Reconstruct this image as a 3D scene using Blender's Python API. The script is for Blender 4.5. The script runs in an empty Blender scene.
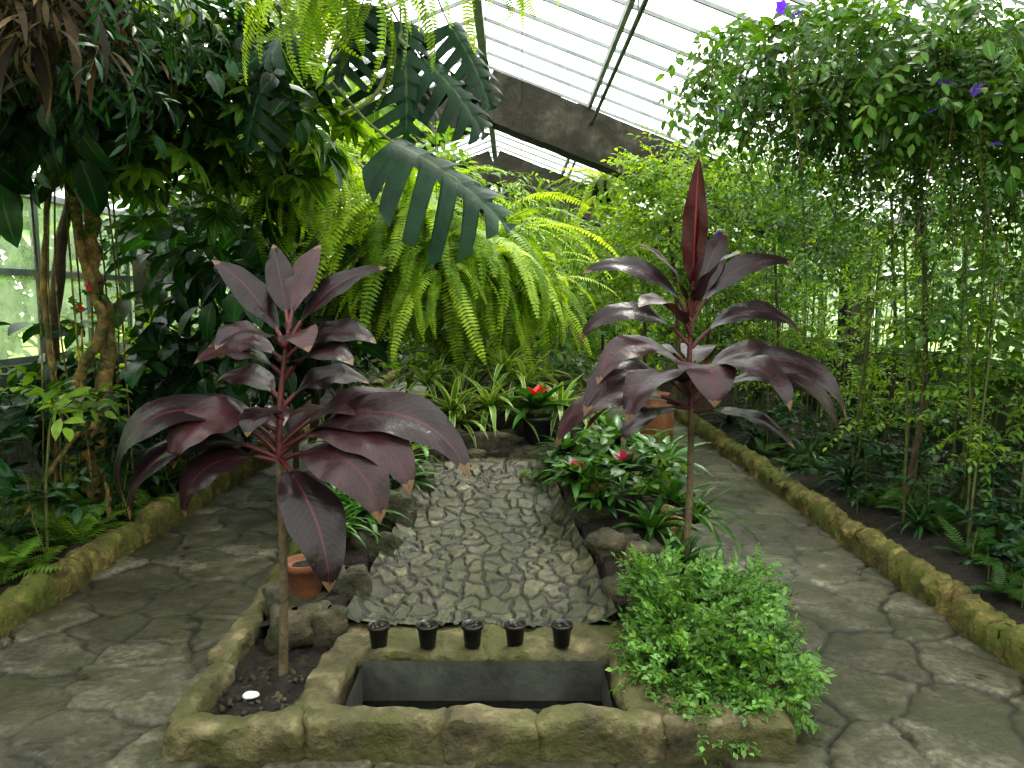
import bpy, math, random
import numpy as np
from mathutils import Vector, noise
rng=np.random.default_rng(11); random.seed(5)
pi=math.pi
U=lambda a,b,n=None: rng.uniform(a,b,n)
XL,XR,XC=-4.4,4.2,-.3; ZL,ZR,ZC=2.5,2.4,4.15; Y0,Y1=-2.,20.

# ---------------------------------------------------------------- mesh builder
def gridF(nu,nv,wrap=False):
    i=np.arange(nu-1)[:,None]; j=np.arange(nv if wrap else nv-1)[None,:]
    j2=(j+1)%nv
    a=i*nv+j; b=i*nv+j2; c=(i+1)*nv+j2; d=(i+1)*nv+j
    return np.stack([a,b,c,d],-1).reshape(-1,4)
def rotm(yaw,pitch,roll):
    yaw,pitch,roll=np.broadcast_arrays(np.atleast_1d(yaw).astype(float),pitch,roll)
    n=len(yaw); z=np.zeros(n); o=np.ones(n)
    c,s=np.cos(yaw),np.sin(yaw); Rz=np.array([[c,-s,z],[s,c,z],[z,z,o]]).transpose(2,0,1)
    c,s=np.cos(pitch),np.sin(pitch); Rx=np.array([[o,z,z],[z,c,-s],[z,s,c]]).transpose(2,0,1)
    c,s=np.cos(roll),np.sin(roll); Ry=np.array([[c,z,s],[z,o,z],[-s,z,c]]).transpose(2,0,1)
    return Rz@Rx@Ry
class MB:
    def __init__(s): s.V=[];s.F=[];s.M=[];s.C=[];s.n=0
    def add(s,V,F,mat=0,C=None):
        V=np.asarray(V,float).reshape(-1,3);F=np.asarray(F,int)
        if C is None: C=np.tile([rng.random(),.5,.5],(len(V),1))
        s.V.append(V);s.F.append(F+s.n);s.C.append(np.asarray(C,float))
        s.M.append(np.full(len(F),mat) if np.isscalar(mat) else np.asarray(mat)); s.n+=len(V)
    def T(s): return (np.concatenate(s.V),np.concatenate(s.F),np.concatenate(s.M),np.concatenate(s.C))
    def addR(s,T,pos,R,scale=1.,tint=None):
        V,F,M,C=T; pos=np.asarray(pos,float).reshape(-1,3); N=len(pos); K=len(V)
        sc=np.broadcast_to(np.atleast_1d(scale),(N,)).astype(float)
        VV=np.einsum('nij,kj->nki',R*sc[:,None,None],V)+pos[:,None]
        FF=(F[None]+(np.arange(N)*K)[:,None,None]).reshape(-1,4)
        CC=np.tile(C[None],(N,1,1))
        if tint is None: tint=U(-.3,.3,N)
        CC[:,:,0]=np.clip(CC[:,:,0]+np.atleast_1d(tint)[:,None],0,1)
        s.add(VV.reshape(-1,3),FF,np.tile(M,N),CC.reshape(-1,3))
    def addT(s,T,pos,yaw=0,pitch=0,roll=0,scale=1.,tint=None):
        pos=np.asarray(pos,float).reshape(-1,3); N=len(pos)
        b=lambda a:np.broadcast_to(np.atleast_1d(a),(N,))
        s.addR(T,pos,rotm(b(yaw),b(pitch),b(roll)),scale,tint)
    def build(s,name,mats,smooth=True,clip=False):
        V,F,M,C=s.T(); me=bpy.data.meshes.new(name)
        if clip:
            V[:,0]=np.clip(V[:,0],XL+.06,XR-.06);V[:,1]=np.minimum(V[:,1],Y1-.1)
            x=V[:,0];zr=np.where(x<XC,ZL+(ZC-ZL)*(x-XL)/(XC-XL),ZR+(ZC-ZR)*(XR-x)/(XR-XC))-.14
            V[:,2]=np.minimum(V[:,2],zr)
        me.vertices.add(len(V)); me.vertices.foreach_set('co',V.astype(np.float32).ravel())
        me.loops.add(len(F)*4); me.loops.foreach_set('vertex_index',F.astype(np.int32).ravel())
        me.polygons.add(len(F)); me.polygons.foreach_set('loop_start',np.arange(0,len(F)*4,4,dtype=np.int32))
        me.polygons.foreach_set('material_index',M.astype(np.int32))
        me.polygons.foreach_set('use_smooth',np.full(len(F),smooth))
        for m in mats: me.materials.append(m)
        me.update(calc_edges=True)
        a=me.attributes.new('lc','FLOAT_COLOR','POINT')
        a.data.foreach_set('color',np.concatenate([C,np.ones((len(C),1))],1).astype(np.float32).ravel())
        ob=bpy.data.objects.new(name,me); bpy.context.collection.objects.link(ob)
        return ob
def tube(mb,pts,rads,mat=1,k=6,tint=None):
    P=np.asarray(pts,float); n=len(P); rads=np.broadcast_to(rads,(n,))
    t=np.gradient(P,axis=0); t/=np.linalg.norm(t,axis=1)[:,None]+1e-9
    up=np.array([0,0,1.]) if abs(t[0,2])<.8 else np.array([0,1.,0])
    s=np.cross(t,up); s/=np.linalg.norm(s,axis=1)[:,None]+1e-9; b=np.cross(t,s)
    a=np.linspace(0,2*pi,k,endpoint=False)
    V=P[:,None]+rads[:,None,None]*(np.cos(a)[None,:,None]*s[:,None]+np.sin(a)[None,:,None]*b[:,None])
    C=np.zeros((n*k,3)); C[:,0]=rng.random() if tint is None else tint; C[:,1]=np.repeat(np.linspace(0,1,n),k); C[:,2]=.5
    mb.add(V.reshape(-1,3),gridF(n,k,True),mat,C)
def curve(pts,n=20):
    P=np.asarray(pts,float); m=len(P); out=[]
    Q=np.concatenate([[2*P[0]-P[1]],P,[2*P[-1]-P[-2]]])
    for i in np.linspace(0,m-1-1e-6,n):
        k=int(i);f=i-k;a,b,c,d=Q[k:k+4]
        out.append(.5*((2*b)+(c-a)*f+(2*a-5*b+4*c-d)*f*f+(3*b-a-3*c+d)*f**3))
    return np.array(out)
def lathe(mb,c,prof,mat=0,k=28,cap=True):
    pr=list(prof)
    if cap: pr=[(.0005,pr[0][1])]+pr+[(.0005,pr[-1][1])]
    a=np.linspace(0,2*pi,k,endpoint=False)
    V=np.array([[c[0]+r*math.cos(x),c[1]+r*math.sin(x),c[2]+z] for r,z in pr for x in a])
    mb.add(V,gridF(len(pr),k,True),mat)
def beam(mb,a,b,w,h,mat=0):
    a=np.array(a,float);b=np.array(b,float);t=(b-a)/np.linalg.norm(b-a)
    up=np.array([0,0,1.]) if abs(t[2])<.95 else np.array([0,1.,0])
    s=np.cross(t,up);s/=np.linalg.norm(s);u=np.cross(s,t)
    V=[p+s*x*w/2+u*y*h/2 for p in(a,b) for x,y in((-1,-1),(1,-1),(1,1),(-1,1))]
    F=[[0,1,5,4],[1,2,6,5],[2,3,7,6],[3,0,4,7],[0,3,2,1],[4,5,6,7]]
    mb.add(V,F,mat)
def box(mb,lo,hi,mat=0):
    beam(mb,((lo[0]+hi[0])/2,lo[1],(lo[2]+hi[2])/2),((lo[0]+hi[0])/2,hi[1],(lo[2]+hi[2])/2),hi[0]-lo[0],hi[2]-lo[2],mat)
def rock(mb,c,r,mat=0,p=3.2,amp=.16,yaw=0,nu=18,nv=26,seed=0):
    th=np.linspace(.02,pi-.02,nu);ph=np.linspace(0,2*pi,nv,endpoint=False)
    V=[];se=lambda x:math.copysign(abs(x)**(2/p),x)
    for a in th:
        for b in ph:
            v=Vector((se(math.sin(a))*se(math.cos(b)),se(math.sin(a))*se(math.sin(b)),se(math.cos(a))))
            q=v*1.3+Vector((seed*3.1,c[0]*5,c[1]*5)); d=1+amp*noise.noise(q)*1.6+amp*.5*noise.noise(q*3.2)
            v=v*d; x,y=v.x*r[0],v.y*r[1]
            V.append((c[0]+x*math.cos(yaw)-y*math.sin(yaw),c[1]+x*math.sin(yaw)+y*math.cos(yaw),c[2]+v.z*r[2]))
    mb.add(V,gridF(nu,nv,True),mat)

# ---------------------------------------------------------------- leaf shapes
def pr_lance(t,pet=.0):
    if t<pet: return .06
    s=(t-pet)/(1-pet); return max(.02,.06*(1-s)+math.sin(pi*min(1,s**.85))**.85)
def pr_strap(t): return max(.03,(.75+.25*math.sin(pi*min(1,t*1.4)))*min(1,(1-t)*3.2)**.8)
def blade(mb,p0,az,el,L,W,droop,mat=0,n=12,m=5,fold=.25,roll=0,prof=pr_lance,tint=None,power=1.,side=0,wave=0,pet=None,curl=0):
    p=np.array(p0,float);V=[];C=[];ti=rng.random() if tint is None else tint;ph=rng.random()*6
    us=np.linspace(-1,1,m)
    for i in range(n+1):
        t=i/n; e=el-droop*t**power; a=az+side*t
        d=np.array([math.cos(e)*math.cos(a),math.cos(e)*math.sin(a),math.sin(e)])
        s=np.array([-math.sin(a),math.cos(a),0]);nn=np.cross(d,s)
        r=roll*min(1,t*3); s2=s*math.cos(r)+nn*math.sin(r);n2=nn*math.cos(r)-s*math.sin(r)
        w=W/2*(prof(t,pet) if pet is not None else prof(t))
        for u in us:
            q=p+s2*u*w+n2*w*(fold*abs(u)-curl*u*u+ wave*math.sin(t*17+ph+u*2)*abs(u))
            V.append(q);C.append((ti,t,abs(u)))
        p=p+d*L/n
    mb.add(V,gridF(n+1,m),mat,C)
def leafT(L,W,n=3,fold=.2,droop=.5,m=3):
    mb=MB();blade(mb,(0,0,0),pi/2,0,L,W,droop,0,n,m,fold,tint=.5);return mb.T()
def twigT(nl,sL,lL,lW,ang=.9,droop=.6,n=3,bend=.5,opp=False,rad=.002,whorl=True,fold=.2):
    mb=MB();pts=[];p=np.zeros(3);dirs=[]
    for i in range(9):
        e=-bend*i/8;d=np.array([0,math.cos(e),math.sin(e)]);pts.append(p);dirs.append(e);p=p+d*sL/8
    tube(mb,pts,np.linspace(rad,rad*.4,9),1,4)
    LT=leafT(lL,lW,n,fold,droop)
    for j in range(nl):
        f=.12+.88*j/(nl-1); k=min(8,int(f*8)); pp=pts[k]
        if j==nl-1: yaw=0
        else: yaw=(1 if j%2 else -1)*ang*U(.7,1.25)
        mb.addT(LT,[pp],yaw,dirs[k]+U(-.5,.6),U(-.6,.6),U(.7,1.15),U(-.25,.25))
    return mb.T()
def palmT(nl=8,pet=.22,lL=.17,lW=.055):
    mb=MB();pts=[(0,pet*i/5,-.02*math.sin(i/5*pi)) for i in range(6)];tube(mb,pts,.003,1,4)
    LT=leafT(lL,lW,4,.15,.7)
    for j in range(nl): mb.addT(LT,[(0,pet,0)],(j/(nl)-.5)*5.2,U(-.35,-.1),U(-.2,.2),U(.8,1.1)*(1-.25*abs(j/nl-.5)),U(-.1,.1))
    return mb.T()
def frondT(L=1.,W=.17,pairs=34,droop=1.6,power=.8,pw=.8,start=.05):
    mb=MB();N=pairs;p=np.zeros(3);pts=[];V=[];F=[];C=[];k=0
    for i in range(N+1):
        t=i/N;e=-droop*t**power;d=np.array([0,math.cos(e),math.sin(e)]);nn=np.array([0,-math.sin(e),math.cos(e)]);pts.append(p)
        if t>start:
            ts=(t-start)/(1-start); l=W/2*(max(0,math.sin(pi*(ts*.86+.12)))**.6)*U(.88,1.08)+.004; w=L/N*.5*pw
            for sg in(-1,1):
                s=np.array([sg,0,0.]);a=d*.28+s*.96; dz=U(-.22,.05)
                b=p; q1=p+a*l*.45+nn*l*dz*.3; q2=p+a*l+nn*l*(dz-.12)
                V+= [b-d*w*.7,b+d*w*.7,q1-d*w,q1+d*w,q2-d*w*.25,q2+d*w*.25]
                F+=[[k,k+1,k+3,k+2],[k+2,k+3,k+5,k+4]];C+=[(.5,t,.2)]*2+[(.5,t,.6)]*2+[(.5,t,1)]*2;k+=6
        p=p+d*L/N
    mb.add(V,F,0,C);tube(mb,pts[::3],np.linspace(.003,.001,len(pts[::3])),1,3);return mb.T()
def monsteraT(L=1.,W=1.,lobes=7,seed=1):
    R=np.random.default_rng(seed);mb=MB();n=160;us=np.linspace(0,1,9)
    for sg in(-1,1):
        V=[];C=[];jit=R.uniform(.8,1.1,lobes+2);dr=R.uniform(-.12,.3,lobes+2);wd=R.uniform(.2,.3,lobes+2);shift=R.uniform(-.15,.15)
        for i in range(n+1):
            t=i/n; w=W/2*(math.sin(pi*min(1,(t*.93+.07))**.72)**.75)
            tt=t*lobes+shift+1;ph=tt%1;k=min(lobes+1,int(tt)); kk=min(lobes+1,int(tt+.5))
            g=0 if(t<.1 or t>.94) else min(1,max(0,1-abs(ph-.5)/wd[k])*1.9)
            ext=w*(1-.72*g)*jit[kk]
            for u in us:
                x=ext*u; y=t*L+ (x/W)*(.5*(.25+t))*L - (.18*L*(x/(W/2))**1.5 if t<.12 else .0)*(1-t/.12)
                z=-(1.3+dr[kk]*2.5*u)*x*x/W-.25*t*t*L+.05*x+ .012*math.sin(ph*2*pi)*u
                V.append((sg*x,y,z));C.append((.5,t,u))
        mb.add(V,gridF(n+1,9),0,C)
    tube(mb,[(0,-.5*L,.22*L),(0,-.2*L,.06*L),(0,0,0),(0,.5*L,-.06*L),(0,L*.98,-.24*L)],[.011,.01,.009,.006,.002],1,5);return mb.T()
def rosT(nl,L,W,el0=.1,el1=1.2,droop=1.,inner=0,iL=.3,fold=.35,n=7):
    mb=MB()
    for i in range(nl):
        f=i/nl;blade(mb,(0,0,.01),i*2.4+U(-.2,.2),el0+(el1-el0)*f+U(-.1,.1),L*(1-.3*f)*U(.8,1.1),W,droop*U(.7,1.3)*(1-.4*f),0,n,3,fold,prof=pr_strap,side=U(-.2,.2))
    for i in range(inner):
        blade(mb,(0,0,.05),i*2.4,.7+.6*i/inner,L*iL*U(.8,1.1),W*.8,.5,2,4,3,.3)
    return mb.T()
def cloud(mb,Ts,n,c,r,sc=(.8,1.2),pit=(-.5,.7),shell=.45,out=1.,tint=.3):
    d=rng.normal(size=(n,3));d/=np.linalg.norm(d,axis=1)[:,None];rad=U(shell,1,n)**.6
    P=np.array(c)+d*rad[:,None]*np.array(r)
    yaw=np.arctan2(-d[:,0],d[:,1])+U(-1,1,n)*1.1*(2-out)
    k=rng.integers(0,len(Ts),n)
    for j,T in enumerate(Ts):
        q=k==j
        if q.any(): mb.addT(T,P[q],yaw[q],U(pit[0],pit[1],q.sum()),U(-.6,.6,q.sum()),U(sc[0],sc[1],q.sum()),U(-tint,tint,q.sum()))

# ---------------------------------------------------------------- materials
def newmat(name):
    m=bpy.data.materials.new(name);m.use_nodes=True;nt=m.node_tree
    for x in list(nt.nodes):nt.nodes.remove(x)
    return m,nt,nt.nodes.new('ShaderNodeOutputMaterial')
def ramp(nt,cols):
    r=nt.nodes.new('ShaderNodeValToRGB');e=r.color_ramp.elements
    while len(e)<len(cols):e.new(.5)
    for i,c in enumerate(cols):
        pos=c[0] if len(c)==2 else i/(len(cols)-1); col=c[1] if len(c)==2 else c
        e[i].position=pos;e[i].color=(*col,1)
    return r
def mixc(nt,fac,a,b,mode='MIX'):
    n=nt.nodes.new('ShaderNodeMix');n.data_type='RGBA';n.blend_type=mode
    for s,v in((n.inputs[0],fac),(n.inputs[6],a),(n.inputs[7],b)):
        if isinstance(v,bpy.types.NodeSocket): nt.links.new(v,s)
        else: s.default_value=v if not isinstance(v,tuple) else (*v[:3],1)
    return n.outputs[2]
def mathn(nt,op,a,b=0.):
    n=nt.nodes.new('ShaderNodeMath');n.operation=op
    for s,v in zip(n.inputs,(a,b)):
        if isinstance(v,bpy.types.NodeSocket): nt.links.new(v,s)
        else:s.default_value=v
    return n.outputs[0]
def noisen(nt,scale,detail=4,rough=.6):
    tc=nt.nodes.new('ShaderNodeTexCoord');n=nt.nodes.new('ShaderNodeTexNoise')
    n.inputs['Scale'].default_value=scale;n.inputs['Detail'].default_value=detail;n.inputs['Roughness'].default_value=rough
    nt.links.new(tc.outputs['Object'],n.inputs['Vector']);return n.outputs['Fac']
def leafmat(name,cols,rough=.4,tr=.3,rib=None,ribw=.08,edge=None,edgew=.75,trc=None,tip=None,veins=0,spec=.4):
    m,nt,out=newmat(name);L=nt.links
    at=nt.nodes.new('ShaderNodeAttribute');at.attribute_name='lc'
    sp=nt.nodes.new('ShaderNodeSeparateColor');L.new(at.outputs['Color'],sp.inputs[0])
    r=ramp(nt,cols);L.new(sp.outputs[0],r.inputs[0]);col=r.outputs[0]
    nz=noisen(nt,9,3); mr=ramp(nt,[(.3,(.5,.5,.5)),(.7,(1.35,1.35,1.35))]);L.new(nz,mr.inputs[0])
    col=mixc(nt,1.,col,mr.outputs[0],'MULTIPLY')
    if tip:
        tn=mathn(nt,'GREATER_THAN',mathn(nt,'ADD',sp.outputs[1],mathn(nt,'MULTIPLY',noisen(nt,30,3),.15)),1.0)
        col=mixc(nt,mathn(nt,'MULTIPLY',tn,.6),col,tip)
    if veins:
        w=mathn(nt,'SINE',mathn(nt,'ADD',mathn(nt,'MULTIPLY',sp.outputs[1],120.),mathn(nt,'MULTIPLY',sp.outputs[2],-22.)))
        w=mathn(nt,'MULTIPLY',mathn(nt,'GREATER_THAN',w,.85),veins)
        col=mixc(nt,w,col,(.12,.06,.07))
    if edge: col=mixc(nt,mathn(nt,'GREATER_THAN',sp.outputs[2],edgew),col,edge)
    if rib: col=mixc(nt,mathn(nt,'LESS_THAN',sp.outputs[2],ribw),col,rib)
    p=nt.nodes.new('ShaderNodeBsdfPrincipled');L.new(col,p.inputs['Base Color']);p.inputs['Roughness'].default_value=rough;p.inputs['Specular IOR Level'].default_value=spec
    bp=nt.nodes.new('ShaderNodeBump');bp.inputs['Strength'].default_value=.25;bp.inputs['Distance'].default_value=.01
    L.new(noisen(nt,40,2),bp.inputs['Height']);L.new(bp.outputs[0],p.inputs['Normal'])
    t=nt.nodes.new('ShaderNodeBsdfTranslucent')
    L.new(mixc(nt,1.,col,trc or (1.9,1.7,.5),'MULTIPLY'),t.inputs['Color'])
    mx=nt.nodes.new('ShaderNodeMixShader');mx.inputs[0].default_value=tr
    L.new(p.outputs[0],mx.inputs[1]);L.new(t.outputs[0],mx.inputs[2]);L.new(mx.outputs[0],out.inputs[0]);return m
def matte(name,cols,scale=6,rough=.8,bump=.4,detail=6,moss=None,mossS=2.5,metal=0,bscale=None,dist=.02):
    m,nt,out=newmat(name);L=nt.links
    p=nt.nodes.new('ShaderNodeBsdfPrincipled');r=ramp(nt,[(.28+.44*i/(len(cols)-1),c) for i,c in enumerate(cols)]);nz=noisen(nt,scale,detail,.65)
    L.new(nz,r.inputs[0]);col=r.outputs[0]
    if moss:
        mr=ramp(nt,[(.43,(0,0,0)),(.58,(1,1,1))]);L.new(noisen(nt,mossS,7,.7),mr.inputs[0]);col=mixc(nt,mr.outputs[0],col,moss)
    L.new(col,p.inputs['Base Color']);p.inputs['Roughness'].default_value=rough;p.inputs['Metallic'].default_value=metal
    b=nt.nodes.new('ShaderNodeBump');b.inputs['Strength'].default_value=bump;b.inputs['Distance'].default_value=dist
    L.new(noisen(nt,bscale or scale*4,6),b.inputs['Height']);L.new(b.outputs[0],p.inputs['Normal']);L.new(p.outputs[0],out.inputs[0]);return m
def stonemat(name,cols,mortar,scale=5,rough=(.35,.75),moss=None,jw=(.2,.6),mossS=2.2):
    m,nt,out=newmat(name);L=nt.links
    at=nt.nodes.new('ShaderNodeAttribute');at.attribute_name='lc';sp=nt.nodes.new('ShaderNodeSeparateColor');L.new(at.outputs['Color'],sp.inputs[0])
    nz=noisen(nt,scale,8,.7);v=mathn(nt,'ADD',mathn(nt,'MULTIPLY',sp.outputs[0],.45),mathn(nt,'SUBTRACT',mathn(nt,'MULTIPLY',nz,1.6),.55))
    r=ramp(nt,cols);L.new(v,r.inputs[0]);col=r.outputs[0]
    sk=ramp(nt,[(.40,(.35,.35,.35)),(.60,(1.3,1.3,1.3))]);L.new(noisen(nt,38,6,.75),sk.inputs[0]);col=mixc(nt,.8,col,sk.outputs[0],'MULTIPLY')
    if moss:
        mr=ramp(nt,[(.45,(0,0,0)),(.57,(.92,.92,.92))]);L.new(noisen(nt,mossS,8,.78),mr.inputs[0]);col=mixc(nt,mr.outputs[0],col,moss)
    jr=ramp(nt,[(jw[0],(1,1,1)),(jw[1],(0,0,0))]);L.new(mathn(nt,'ADD',sp.outputs[1],mathn(nt,'MULTIPLY',noisen(nt,25,3),.25)),jr.inputs[0])
    col=mixc(nt,jr.outputs[0],col,mortar)
    p=nt.nodes.new('ShaderNodeBsdfPrincipled');L.new(col,p.inputs['Base Color'])
    mr=nt.nodes.new('ShaderNodeMapRange');L.new(noisen(nt,3,5),mr.inputs[0]);mr.inputs[1].default_value=.35;mr.inputs[2].default_value=.65;mr.inputs[3].default_value=rough[0];mr.inputs[4].default_value=rough[1]
    L.new(mr.outputs[0],p.inputs['Roughness'])
    b=nt.nodes.new('ShaderNodeBump');b.inputs['Strength'].default_value=.8;b.inputs['Distance'].default_value=.012
    L.new(noisen(nt,30,8,.7),b.inputs['Height']);L.new(b.outputs[0],p.inputs['Normal']);L.new(p.outputs[0],out.inputs[0]);return m
def glassmat(name,tint,trans,diff):
    m,nt,out=newmat(name);L=nt.links
    a=nt.nodes.new('ShaderNodeBsdfTransparent');a.inputs[0].default_value=(*tint,1)
    t=nt.nodes.new('ShaderNodeBsdfTranslucent');t.inputs[0].default_value=(*diff,1)
    r=ramp(nt,[(.35,(trans*.6,)*3),(.65,(min(1,trans*1.2),)*3)]);L.new(noisen(nt,1.6,8,.8),r.inputs[0])
    mx=nt.nodes.new('ShaderNodeMixShader');L.new(r.outputs[0],mx.inputs[0]);L.new(t.outputs[0],mx.inputs[1]);L.new(a.outputs[0],mx.inputs[2])
    g=nt.nodes.new('ShaderNodeBsdfGlossy');g.inputs['Roughness'].default_value=.15
    m2=nt.nodes.new('ShaderNodeMixShader');m2.inputs[0].default_value=.04;L.new(mx.outputs[0],m2.inputs[1]);L.new(g.outputs[0],m2.inputs[2])
    L.new(m2.outputs[0],out.inputs[0]);return m

M_stem=matte('green_stem',[(.05,.07,.02),(.13,.14,.04)],20,.6)
M_wood=matte('brown_bark',[(.035,.025,.015),(.13,.09,.05)],12,.85,.8)
M_yel=matte('yellow_bark',[(.04,.03,.012),(.24,.15,.05),(.55,.36,.13)],11,.75,.9,moss=(.07,.07,.02),mossS=7)
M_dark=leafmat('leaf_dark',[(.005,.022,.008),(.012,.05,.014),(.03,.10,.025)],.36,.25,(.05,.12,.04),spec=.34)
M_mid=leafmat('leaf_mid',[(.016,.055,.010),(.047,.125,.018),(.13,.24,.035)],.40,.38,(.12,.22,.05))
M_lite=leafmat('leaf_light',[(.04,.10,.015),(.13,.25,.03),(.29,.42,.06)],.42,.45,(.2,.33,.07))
M_fern=leafmat('leaf_fern',[(.08,.16,.014),(.23,.37,.03),(.45,.60,.08)],.5,.45)
M_bush=leafmat('leaf_bush',[(.022,.075,.014),(.085,.20,.04),(.22,.40,.09)],.4,.3,edge=(.25,.40,.13),edgew=.85)
M_mons=leafmat('leaf_monstera',[(.004,.02,.010),(.007,.028,.012),(.012,.05,.018)],.45,.10,(.03,.07,.025),.04,spec=.18)
M_cord=leafmat('leaf_cordyline',[(.009,.004,.006),(.019,.008,.010),(.05,.02,.022)],.33,.10,(.06,.012,.016),.05,trc=(2.2,.7,.6),tip=(.20,.12,.06),veins=.10,spec=.36)
M_cred=leafmat('leaf_cordyline_young',[(.035,.005,.008),(.07,.009,.012),(.11,.014,.018)],.36,.2,(.2,.02,.03),.06,trc=(2.,.5,.4),spec=.3)
M_cstem=matte('cordyline_stem',[(.05,.035,.02),(.17,.125,.07)],14,.8,.8)
M_pet=matte('cordyline_petiole',[(.04,.008,.009),(.11,.015,.018)],14,.45)
M_brom=leafmat('leaf_bromeliad',[(.015,.06,.014),(.035,.11,.02),(.08,.2,.035)],.34,.25,spec=.35)
M_vari=leafmat('leaf_variegated',[(.05,.13,.025),(.1,.2,.035),(.16,.28,.05)],.38,.3,edge=(.32,.37,.12),edgew=.65)
M_red=leafmat('petal_red',[(.42,.01,.015),(.62,.02,.02),(.7,.05,.04)],.4,.3,trc=(1.3,.6,.6))
M_pink=leafmat('petal_pink',[(.28,.01,.04),(.42,.015,.07),(.5,.03,.10)],.45,.25,trc=(1.2,.6,.9))
M_purp=leafmat('petal_purple',[(.12,.03,.5),(.2,.06,.7),(.3,.12,.8)],.5,.3,trc=(1,.8,1.3))
M_dry=leafmat('leaf_dry',[(.02,.014,.007),(.055,.036,.016),(.13,.085,.035)],.8,.2,trc=(1.2,1,.6))
M_flag=stonemat('flagstone',[(.022,.020,.012),(.060,.053,.034),(.125,.113,.078),(.27,.25,.185)],(.017,.016,.008),3.5,(.30,.7),(.040,.040,.017),(.25,.8),1.8)
M_casc=stonemat('cascade_stone',[(.014,.013,.006),(.042,.038,.018),(.088,.08,.04),(.23,.21,.125)],(.007,.007,.003),9,(.32,.65),(.033,.036,.010),(.25,.9),3.2)
M_curb=matte('mossy_curb',[(.035,.028,.010),(.13,.10,.03),(.36,.29,.10)],9,.9,1.,moss=(.088,.10,.014),mossS=4,dist=.03)
M_rim=matte('basin_stone',[(.02,.016,.008),(.09,.072,.034),(.27,.225,.125)],7,.8,1.,moss=(.062,.062,.015),mossS=3.4,dist=.025)
M_rock=matte('rock',[(.014,.012,.008),(.055,.043,.026),(.15,.12,.07)],6,.75,1.,moss=(.03,.033,.012),mossS=4,dist=.03)
M_soil=matte('soil',[(.005,.004,.002),(.017,.012,.007),(.045,.032,.02)],22,.95,1.,bscale=60,dist=.03)
M_basin=matte('basin_lining',[(.02,.02,.017),(.05,.05,.042),(.09,.09,.078)],5,.6,.4)
M_conc=matte('aged_concrete',[(.012,.010,.007),(.036,.031,.021),(.11,.095,.07)],3,.9,.9,moss=(.017,.019,.009),mossS=2)
M_wall=matte('low_wall_render',[(.02,.022,.014),(.045,.048,.03),(.08,.08,.055)],3,.9,.6,moss=(.018,.028,.01),mossS=1.6)
M_bar=matte('painted_bar',[(.14,.15,.15),(.30,.32,.32)],5,.6,.2)
M_bard=matte('green_bar',[(.04,.06,.05),(.10,.13,.10)],5,.6,.2)
M_terr=matte('terracotta',[(.11,.042,.02),(.24,.09,.04)],8,.8,.4)
M_plas=matte('black_plastic',[(.008,.008,.009),(.016,.016,.018)],8,.35,.05)
M_lawn=matte('lawn',[(.14,.2,.03),(.27,.36,.06),(.40,.46,.1)],1.2,.9,.6)
M_tag=matte('white_tag',[(.6,.6,.58),(.75,.75,.72)],8,.5,.05)
M_roofg=glassmat('roof_glass',(.80,.86,.89),.50,(.75,.8,.82))
M_sideg=glassmat('side_glass',(.84,.92,.82),.72,(.6,.75,.58))
M_wat,nt,o=newmat('dark_water');p=nt.nodes.new('ShaderNodeBsdfPrincipled');p.inputs['Base Color'].default_value=(.004,.005,.004,1);p.inputs['Roughness'].default_value=.12;nt.links.new(p.outputs[0],o.inputs[0])

# ---------------------------------------------------------------- building
b=MB();b.add([(-60,-40,-.52),(60,-40,-.52),(60,70,-.52),(-60,70,-.52)],[[0,1,2,3]]);b.build('lawn',[M_lawn],False)
def vn(x,y,s):
    r=np.random.default_rng(s).random((256,256));xi=np.floor(x).astype(int);yi=np.floor(y).astype(int);fx=x-xi;fy=y-yi
    fx=fx*fx*(3-2*fx);fy=fy*fy*(3-2*fy);g=lambda a,c:r[a%256,c%256]
    return (g(xi,yi)*(1-fx)+g(xi+1,yi)*fx)*(1-fy)+(g(xi,yi+1)*(1-fx)+g(xi+1,yi+1)*fx)*fy
def voro(x,y,cell,seed,warp,ws,lo,hi):
    R=np.random.default_rng(seed);gx=np.arange(lo[0]-cell,hi[0]+cell,cell);gy=np.arange(lo[1]-cell,hi[1]+cell,cell)
    A,B=np.meshgrid(gx,gy);S=np.stack([A.ravel(),B.ravel()],1)+R.uniform(-.48,.48,(A.size,2))*cell
    xw=x+(vn(x*ws/cell+90,y*ws/cell+9,seed+1)-.5)*cell*warp;yw=y+(vn(x*ws/cell+50,y*ws/cell+70,seed+2)-.5)*cell*warp
    e=np.zeros(len(x));idx=np.zeros(len(x),int)
    for i in range(0,len(x),20000):
        q=slice(i,i+20000);D=(xw[q,None]-S[None,:,0])**2+(yw[q,None]-S[None,:,1])**2
        o=np.argpartition(D,1,axis=1)[:,:2];d=np.sqrt(np.take_along_axis(D,o,1));so=np.argsort(d,1)
        o=np.take_along_axis(o,so,1);d=np.take_along_axis(d,so,1)
        sep=np.linalg.norm(S[o[:,0]]-S[o[:,1]],axis=1)
        e[q]=(d[:,1]**2-d[:,0]**2)/(2*sep+1e-6);idx[q]=o[:,0]
    return e,R.random(len(S))[idx]
ys=np.concatenate([np.arange(-1.9,1.9,.08),np.arange(1.9,5.5,.0135),np.arange(5.5,9,.03),np.arange(9,19.9,.07)]);xs=np.arange(-2.42,2.24,.0155)
X,Y=np.meshgrid(xs,ys);x=X.ravel();y=Y.ravel();e,cid=voro(x,y,.34,3,.16,5.,(-2.6,-2.),(2.4,20.))
st=np.clip((e-.002)/.018,0,1);z=.016*st*st*(3-2*st)+.014*(cid-.5)*st+.008*vn(x*8,y*8,4)+.005*vn(x*25,y*25,14)+.022*vn(x*2,y*2,5)-.035
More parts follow.
